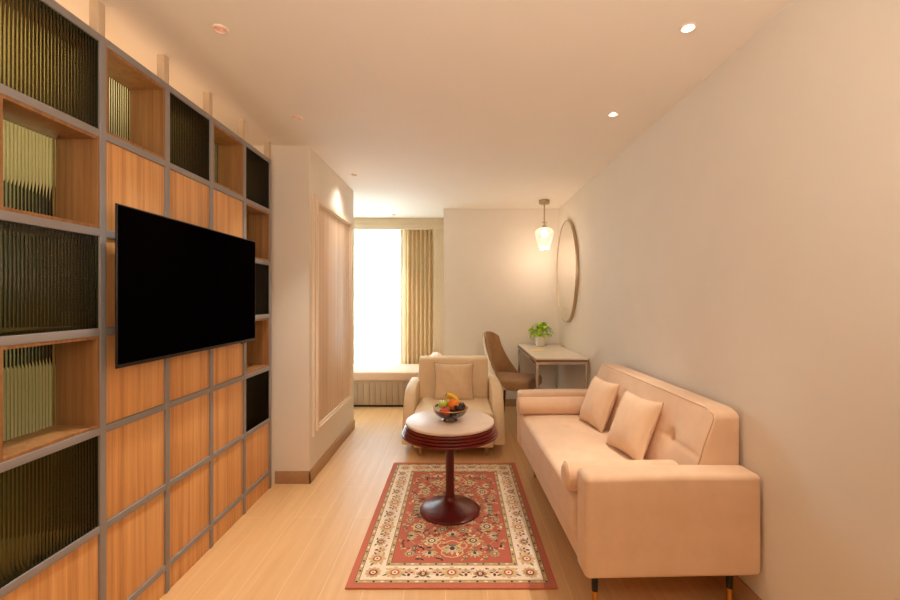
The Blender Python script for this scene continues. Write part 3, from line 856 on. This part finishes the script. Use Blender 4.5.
b = B(); tube(b, [(-.03, .03, 0), (-.01, .012, .02), (.02, .0, .036)], .0016, 6); obj('stalk', b, M['stem'], gp)
b = B(); sheet(b, lambda u, v: (-.02+.05*u, (v-.5)*.024*math.sin(PI*min(1, u+.08)), .004*math.sin(u*PI)+.012*abs(v-.5)), 8, 4)
lf = obj('fruit_leaf', b, mat('fruit_leaf_green', S(62, 92, 34), .5)); lf.location = (BX-.085, BY+.035, TZ+.084)
lf.rotation_euler = (.2, -.35, .6); tag(lf, 'dark green leaf at the left rim of the fruit bowl', 'leaf')

# ------------------------------------------------------------------ pillows
def pillow(name, label, cat, center, u, v, w, h, t, m, pip=None, sag=.05):
    """square cushion in the plane of u (width) and v (height)"""
    u = Vector(u).normalized(); n = u.cross(Vector(v)).normalized(); v = n.cross(u).normalized()
    R = Matrix((u, -n, v)).transposed()
    th = thing(name, label, cat, center); th.rotation_euler = R.to_euler()
    def outline(a, c):
        return (a*w/2*(1-sag*(1-c*c)), c*h/2*(1-sag*(1-a*a)))
    b = B(); n_ = 26
    for s in (-1, 1):
        def f(i, j, s=s):
            a, c = 2*i-1, 2*j-1
            x, z = outline(a, c)
            d = max(0, (1-a**4))*max(0, (1-c**4)); wr = .004*math.sin(9*a+5*c)*d
            return (x, s*(t/2*d**.55*(.72+.28*(1-a*a)*(1-c*c))+wr*.5), z)
        sheet(b, f, n_, n_)
    bmesh.ops.remove_doubles(b, verts=b.verts, dist=.0004)
    obj('cover', b, m, th)
    pts = []
    for k in range(20): pts.append((2*k/20-1, -1))
    for k in range(20): pts.append((1, 2*k/20-1))
    for k in range(20): pts.append((1-2*k/20, 1))
    for k in range(20): pts.append((-1, 1-2*k/20))
    b = B(); tube(b, [(outline(a, c)[0], 0, outline(a, c)[1]) for a, c in pts], .0028, 6, closed=True)
    obj('piping', b, pip or M['piping'], th)
    return th

# ------------------------------------------------------------------ armchair
ac = thing('armchair', 'cream upholstered armchair with curved arms facing the round table', 'armchair', (-.032, 4.2, 0))
def tuck(p): return p
b = B(); rbox(b, -.388, .322, 3.765, 4.60, .088, .27, .015, 3); obj('base', b, M['leather'], ac, world=True)
b = B(); rbox(b, -.392, .326, 3.75, 4.50, .262, .405, .035, 4, (10, 10, 2), lambda p: (p.x, p.y, p.z+(.006 if p.z > .33 else 0)*math.cos((p.x+.03)/.36*PI/2)-(.018*(p.y-3.75)/.75 if p.z > .33 else 0)))
obj('seat_cushion', b, M['leather'], ac, world=True)
b = B()
def lean(p):
    k = max(0, (p.z-.37)/.42); return (p.x, p.y+.05*k+(.012*math.sin((p.x+.4)*4.3) if False else 0), p.z)
rbox(b, -.405, .322, 4.40, 4.60, .26, .792, .03, 4, (8, 3, 8), lean); obj('backrest', b, M['leather'], ac, world=True)
def arm(x0, x1):
    bm = B()
    prof = [(4.68, .088), (4.68, .50), (4.665, .54), (4.63, .556), (4.4, .562), (4.22, .560), (4.12, .545), (4.03, .510), (3.965, .455), (3.915, .385), (3.88, .30), (3.86, .20), (3.85, .088)]
    rings = []
    for x, ins in ((x0, .016), (x0+.005, .006), (x0+.018, 0), (x1-.018, 0), (x1-.005, .006), (x1, .016)):
        ring = []
        cy, cz = 4.27, .30
        for (y, z) in prof:
            d = Vector((cy-y, cz-z)); d.normalize()
            zz = z+d.y*ins if z > .1 else z
            ring.append(bm.verts.new((x, y+d.x*ins, zz)))
        rings.append(ring)
    n = len(prof)
    for a, c in zip(rings, rings[1:]):
        for i in range(n):
            j = (i+1) % n; bm.faces.new((a[i], a[j], c[j], c[i]))
    bm.faces.new(rings[0]); bm.faces.new(list(reversed(rings[-1])))
    return bm
obj('arm', arm(-.500, -.395), M['leather'], ac, world=True); obj('arm', arm(.330, .436), M['leather'], ac, world=True)
for x, y in ((-.33, 3.84), (.265, 3.84), (-.33, 4.55), (.265, 4.55)):
    b = B(); lathe(b, [(0, 0), (.014, 0), (.016, .004), (.018, .09), (0, .09)], 16, (x, y)); obj('leg', b, M['nickel'] if y < 4 else M['legblack'], ac, world=True)
ac.location.x -= .010
pillow('scatter_cushion', 'sand coloured square cushion with dark piping on the cream armchair', 'cushion', (-.045, 4.315, .57), (1, 0, 0), (0, .20, .98), .41, .385, .14, M['cushion'], None, .10)

# ------------------------------------------------------------------ sofa
SR = math.radians(1.7)
sf = thing('sofa', 'long peach velvet sofa with tufted back along the right wall', 'sofa', (.536, 1.79, 0), (0, 0, SR))
LEN, DEP, BZ = 1.735, .766, .226
b = B(); rbox(b, .012, DEP-.01, .02, LEN-.02, BZ+.004, .315, .012, 3); obj('frame', b, M['velvet'], sf)
def seatd(p):
    x, y, z = p
    if z > .42:
        z += .010*math.sin(PI*min(1, max(0, (x-.02)/.5)))
        for (tx, ty) in ((.27, .55), (.27, 1.18)):
            z -= .016*math.exp(-((x-tx)**2+(y-ty)**2)/.0016)
        z -= .0035*math.exp(-((y-.866)/.012)**2)*0
        z -= .004*math.exp(-((x-.27)/.012)**2)
    if x < .1: x += .006*math.sin((z-.3)/.2*PI)*-1
    return (x, y, z)
b = B(); rbox(b, .004, .60, .148, LEN-.148, .31, .510, .03, 4, (22, 60, 4), seatd); obj('seat_cushion', b, M['velvet'], sf)
def armd(y0, y1):
    def f(p):
        x, y, z = p
        if z > .5: z += .006*math.sin(PI*x/DEP)
        return (x, y, z)
    b = B(); rbox(b, 0, DEP, y0, y1, BZ, .662, .026, 4, (10, 2, 6), f); return b
obj('arm', armd(0, .132), M['velvet'], sf); obj('arm', armd(LEN-.145, LEN), M['velvet'], sf)
BUT = [.42, .868, 1.315]
def backd(p):
    x, y, z = p
    k = (z-.5)/.39
    sh = .105*max(0, k)*max(0, min(1, (DEP-.004-x)/(DEP-.004-.535)))
    if x < .60:
        sh += .006*math.exp(-((z-.69)/.010)**2)
        for ty in BUT:
            r2 = (y-ty)**2+(z-.69)**2
            sh += .030*math.exp(-r2/.0012)+.012*math.exp(-r2/.008)
        sh -= .014*math.sin(PI*min(1, max(0, (z-.5)/.38)))
    # rounded upper corners
    e = min(y-.136, LEN-.15-y)
    if z > .62 and e < .08:
        z -= (1-min(1, max(0, e/.08)))**2*.024*min(1, (z-.62)/.2)
    return (x+sh, y, z)
b = B(); rbox(b, .535, DEP-.001, .136, LEN-.15, .40, .906, .022, 4, (6, 90, 40), backd); obj('backrest', b, M['velvet'], sf)
# seam cord round the front edge of the back
b = B(); pts = []
def edgep(y, z): return backd((.541, y, z))
for z in [.60, .65, .70, .75,   .80, .84, .882]: pts.append(edgep(.142, z))
for i in range(0, 25): pts.append(edgep(.152+(LEN-.318)*i/24, .897))
for z in [.882, .84, .80, .75, .70, .65, .60]: pts.append(edgep(LEN-.156, z))
tube(b, pts, .0026, 6); obj('seam_cord', b, mat('seam_cord_tan', S(188, 150, 120), .8), sf)
for ty in BUT:
    b = B(); sphere(b, (backd((.535, ty, .69))[0]-.002, ty, .69), .012, .5, 1, 1, 12, 8); obj('button', b, M['velvet'], sf)
for x, y in ((.075, .10), (.12, LEN-.16), (DEP-.08, .10), (DEP-.08, LEN-.10)):
    b = B(); lathe(b, [(0, .118), (.0134, .118), (.0165, BZ+.006), (0, BZ+.006)], 16, (x, y)); lg = obj('leg', b, M['legblack'], sf)
    b = B(); lathe(b, [(0, 0), (.010, 0), (.0130, .120), (.0130, .121), (0, .121)], 16, (x, y)); obj('brass_tip', b, M['brass'], lg)['label'] = 'brass leg tip'

def bolster(y, label):
    t = thing('bolster', label, 'cushion', (0, 0, 0))
    t.matrix_world = Matrix.Translation((.536, 1.79, 0)) @ Matrix.Rotation(SR, 4, 'Z') @ Matrix.Translation((.25, y, .514))
    t.location = t.matrix_world.translation; t.rotation_euler = (0, 0, SR)
    b = B(); R_ = .066
    prof = [(0, -.285), (.03, -.284), (.052, -.280), (.062, -.270), (R_, -.255), (R_, 0), (R_, .24), (.061, .255), (.05, .262), (0, .265)]
    lathe(b, prof, 36); bmesh.ops.rotate(b, verts=b.verts, cent=(0, 0, 0), matrix=Matrix.Rotation(PI/2, 3, 'Y'))
    bmesh.ops.translate(b, verts=b.verts, vec=(0, 0, R_)); obj('roll', b, M['velvet'], t)
    b = B(); tube(b, [(-.268, .063*math.cos(a*PI/16), R_+.063*math.sin(a*PI/16)) for a in range(32)], .003, 6, closed=True); obj('piping', b, M['velvet'], t)
bolster(.218, 'peach velvet roll cushion tucked inside the near arm of the sofa')
bolster(LEN-.218, 'peach velvet roll cushion in front of the far arm of the sofa')
pillow('throw_pillow', 'peach square pillow on the sofa, the one nearer the camera', 'cushion', (1.015, 2.47, .683), (.20, -.97, .0), (.14, .02, .33), .345, .355, .13, M['pillow'], M['velvet'], .09)
pillow('throw_pillow', 'peach square pillow on the sofa, the one nearer the desk', 'cushion', (.995, 3.02, .675), (.17, -.98, 0), (.13, .02, .33), .34, .35, .13, M['pillow'], M['velvet'], .09)

# ------------------------------------------------------------------ desk
DK = (.775, RX-.012, 4.23, 5.53); DZ = .805
dk = thing('desk', 'ivory stone topped desk with slim chrome frame in the corner', 'desk', ((DK[0]+DK[1])/2, (DK[2]+DK[3])/2, 0))
b = B(); rbox(b, DK[0], DK[1], DK[2], DK[3], DZ-.004, DZ+.012, .003, 3); obj('stone_top', b, M['deskmarble'], dk, world=True)
b = B(); rbox(b, DK[0]+.001, DK[1]-.001, DK[2]+.001, DK[3]-.001, DZ-.026, DZ-.004, .002); obj('wood_board', b, M['deskedge'], dk, world=True)
b = B(); q = .026
rbox(b, DK[0], DK[1], DK[2]+.002, DK[2]+.002+q, DZ-.052, DZ-.026, .002); rbox(b, DK[0], DK[1], DK[3]-q, DK[3], DZ-.052, DZ-.026, .002)
rbox(b, DK[0], DK[0]+q, DK[2]+q, DK[3]-q, DZ-.052, DZ-.026, .002); rbox(b, DK[1]-q, DK[1], DK[2]+q, DK[3]-q, DZ-.052, DZ-.026, .002)
obj('chrome_frame', b, M['chrome'], dk, world=True)
for x in (DK[0], DK[1]-q-.004):
    for y in (DK[2]+.002, DK[3]-q-.002):
        b = B(); rbox(b, x, x+q, y, y+q, 0, DZ-.052, .002); obj('leg', b, M['chrome'], dk, world=True)

# plant on the desk
pl = thing('potted_plant', 'bushy lime green plant in a white round pot on the desk', 'plant', (1.035, 5.36, DZ+.012))
b = B(); lathe(b, [(0, 0), (.052, 0), (.056, .003), (.060, .115), (.061, .12), (.056, .12), (.054, .10), (0, .098)], 32); obj('pot', b, M['pot'], pl)
b = B(); lathe(b, [(0, .10), (.053, .099), (.05, .106), (0, .108)], 20); obj('soil', b, M['soil'], pl)
b = B(); bl = B()
rnd = random.Random(3)
for k in range(72):
    az = rnd.uniform(0, 2*PI); el = rnd.uniform(.05, 1.45); rr = rnd.uniform(.07, .140)
    tip = Vector((rr*math.cos(el)*math.cos(az)*1.02, rr*math.cos(el)*math.sin(az)*1.02, .155+rr*math.sin(el)*1.02-.03*math.cos(el)))
    if k < 34: tube(b, [(0.01*math.cos(az), .01*math.sin(az), .10), tip*.5+Vector((0, 0, .085)), tip], .0018, 5)
    size = rnd.uniform(.060, .092); out = Vector((math.cos(az), math.sin(az), rnd.uniform(-.7, .25))).normalized()
    side = out.cross(Vector((0, 0, 1))).normalized(); nn = side.cross(out)
    def lfn(u, v, tip=tip, size=size, out=out, side=side, nn=nn):
        wv = size*.46*math.sin(PI*(u**.62))*(1-.15*u); c = (v-.5)*2
        return tip+out*size*(u-.25)+side*wv*c+nn*(.012*abs(c)*math.sin(PI*u)-.35*size*u*u+.1*size)
    sheet(bl, lfn, 6, 4)
obj('stems', b, M['stem'], pl); obj('foliage', bl, M['leaf'], pl)
b = B(); rbox(b, -.075, .075, -.05, .05, 0, .0018, .0006)
cd = thing('leaflet', 'small folded yellow and white leaflet lying on the desk', 'leaflet', (.915, 4.88, DZ+.0122), (0, 0, .15))
obj('paper', b, mat('white_paper', S(238, 226, 200), .6), cd)
b = B(); rbox(b, -.07, .072, -.045, .02, .0018, .0026, .0003); obj('yellow_band', b, mat('yellow_print', S(246, 196, 24), .6), cd)

# ------------------------------------------------------------------ desk chair
CR = math.radians(-90-29)
ch = thing('desk_chair', 'tan suede desk chair with cream quilted shell pulled up to the desk', 'chair', (.64, 4.97, 0), (0, 0, CR))
# local frame: the chair faces +y
def shell(inner):
    def f(u, v):
        a = (2*u-1)
        wv = math.radians(47+50*(1-v)**1.9)
        ang = a*wv
        Rw = .262-.035*v
        top = 1-.10*(abs(a)**2.6)*v
        z = .40+.60*v*top
        x = Rw*math.sin(ang); y = -Rw*math.cos(ang)-.10*v**1.2
        d = 0 if inner else .028
        return (x+d*math.sin(ang), y-d*math.cos(ang), z)
    return f
b = B()
gi = sheet(b, shell(True), 30, 22)
obj('backrest', b, M['tan'], ch)
b = B()
def outer(u, v):
    p = Vector(shell(False)(u, v))
    # diamond quilting
    q = abs(math.sin(PI*(u*7+v*6)))*abs(math.sin(PI*(u*7-v*6)))
    a = (2*u-1)*math.radians(47+50*(1-v)**1.9); e = .010*q**.5
    return (p.x+e*math.sin(a), p.y-e*math.cos(a), p.z)
go = sheet(b, outer, 90, 70)
obj('quilted_shell', b, M['quilt'], ch)
b = B()
edge = [shell(True)(u/40, 1) for u in range(41)]; fo = shell(False); fi = shell(True)
rim = [(0, i/20) for i in range(20)]+[(i/30, 1) for i in range(30)]+[(1, 1-i/20) for i in range(21)]
ga = [b.verts.new(fi(*p)) for p in rim]; gb_ = [b.verts.new(fo(*p)) for p in rim]
for i in range(len(rim)-1): b.faces.new((ga[i], ga[i+1], gb_[i+1], gb_[i]))
tube(b, [(Vector(fi(*p))+Vector(fo(*p)))/2+Vector((0, 0, .002)) for p in rim], .0125, 8)
obj('edge_binding', b, M['tan'], ch)
b = B()
def sd(p):
    x, y, z = p
    if y < 0: x *= 1-.35*(y/.25)**2
    if z > .45: z += .012*math.cos(x/.26*PI/2)
    return (x, y, z)
rbox(b, -.258, .258, -.255, .275, .385, .505, .035, 4, (10, 10, 2), sd); obj('seat', b, M['tan'], ch)
for sx, sy in ((-1, 1), (1, 1), (-1, -1), (1, -1)):
    b = B(); tube(b, [(sx*.17, sy*.17, .40), (sx*.215, sy*.215+.01, .0)], .018, 10, r1=.011); obj('leg', b, M['mahogany'], ch)

# ------------------------------------------------------------------ mirror
mr = thing('wall_mirror', 'tall oval mirror with thin antique gold frame above the desk', 'mirror', (RX, 5.06, 1.735))
b = B(); A_, C_ = .455, .607
def elp(k, n, s=1.0, x=0): return (x, A_*s*math.cos(2*PI*k/n), C_*s*math.sin(2*PI*k/n))
n = 80
rings = []
for s, x in ((1.0, -.001), (1.0, -.032), (.996, -.036), (.982, -.036), (.976, -.033), (.976, -.028)):
    rings.append([b.verts.new(elp(k, n, s, x)) for k in range(n)])
for a, c in zip(rings, rings[1:]):
    for k in range(n): b.faces.new((a[k], a[(k+1) % n], c[(k+1) % n], c[k]))
obj('gold_frame', b, M['goldframe'], mr)
b = B(); vs = [b.verts.new(elp(k, n, .978, -.030)) for k in range(n)]; vb = [b.verts.new(elp(k, n, .978, -.004)) for k in range(n)]
b.faces.new(vs); b.faces.new(list(reversed(vb)))
for k in range(n): b.faces.new((vs[k], vs[(k+1) % n], vb[(k+1) % n], vb[k]))
obj('mirror_glass', b, M['mirror'], mr)

# ------------------------------------------------------------------ pendant
pd = thing('pendant_lamp', 'lit pendant lamp with hammered glass shade hanging above the desk', 'pendant lamp', (1.03, 5.08, HC))
b = B(); lathe(b, [(0, 0), (.062, 0), (.062, -.040), (.058, -.045), (0, -.045)], 32); obj('ceiling_canopy', b, M['nickel'], pd)
b = B(); tube(b, [(0, 0, -.045), (0, 0, -.31)], .0085, 10); obj('rod', b, M['nickel'], pd)
b = B(); lathe(b, [(0, -.262), (.030, -.262), (.030, -.268), (0, -.268)], 20); lathe(b, [(0, -.30), (.026, -.30), (.030, -.335), (.034, -.338), (0, -.338)], 24); obj('socket', b, M['nickel'], pd)
b = B()
pr = [(.032, -.325), (.060, -.334), (.092, -.352), (.108, -.376), (.109, -.400), (.100, -.445), (.084, -.500), (.066, -.555), (.050, -.600)]
seg = 40; rings = [[b.verts.new((r_*(1+.02*(i % 2))*math.cos(2*PI*i/seg), r_*(1+.02*(i % 2))*math.sin(2*PI*i/seg), z)) for i in range(seg)] for r_, z in pr]
for a, c in zip(rings, rings[1:]):
    for i in range(seg): b.faces.new((a[i], a[(i+1) % seg], c[(i+1) % seg], c[i]))
obj('glass_shade', b, M['shade'], pd)
b = B(); sphere(b, (0, 0, -.405), .034, 1, 1, 1.15, 18, 12); lathe(b, [(.014, -.335), (.014, -.37), (.024, -.385)], 16); obj('bulb', b, M['bulb'], pd)
l = bpy.data.lights.new('pendant_light', 'POINT'); l.energy = PENDANT; l.color = (1.0, .76, .56); l.shadow_soft_size = .05
lo = bpy.data.objects.new('pendant_light', l); COL.objects.link(lo); lo.location = (1.03, 5.08, HC-.66)
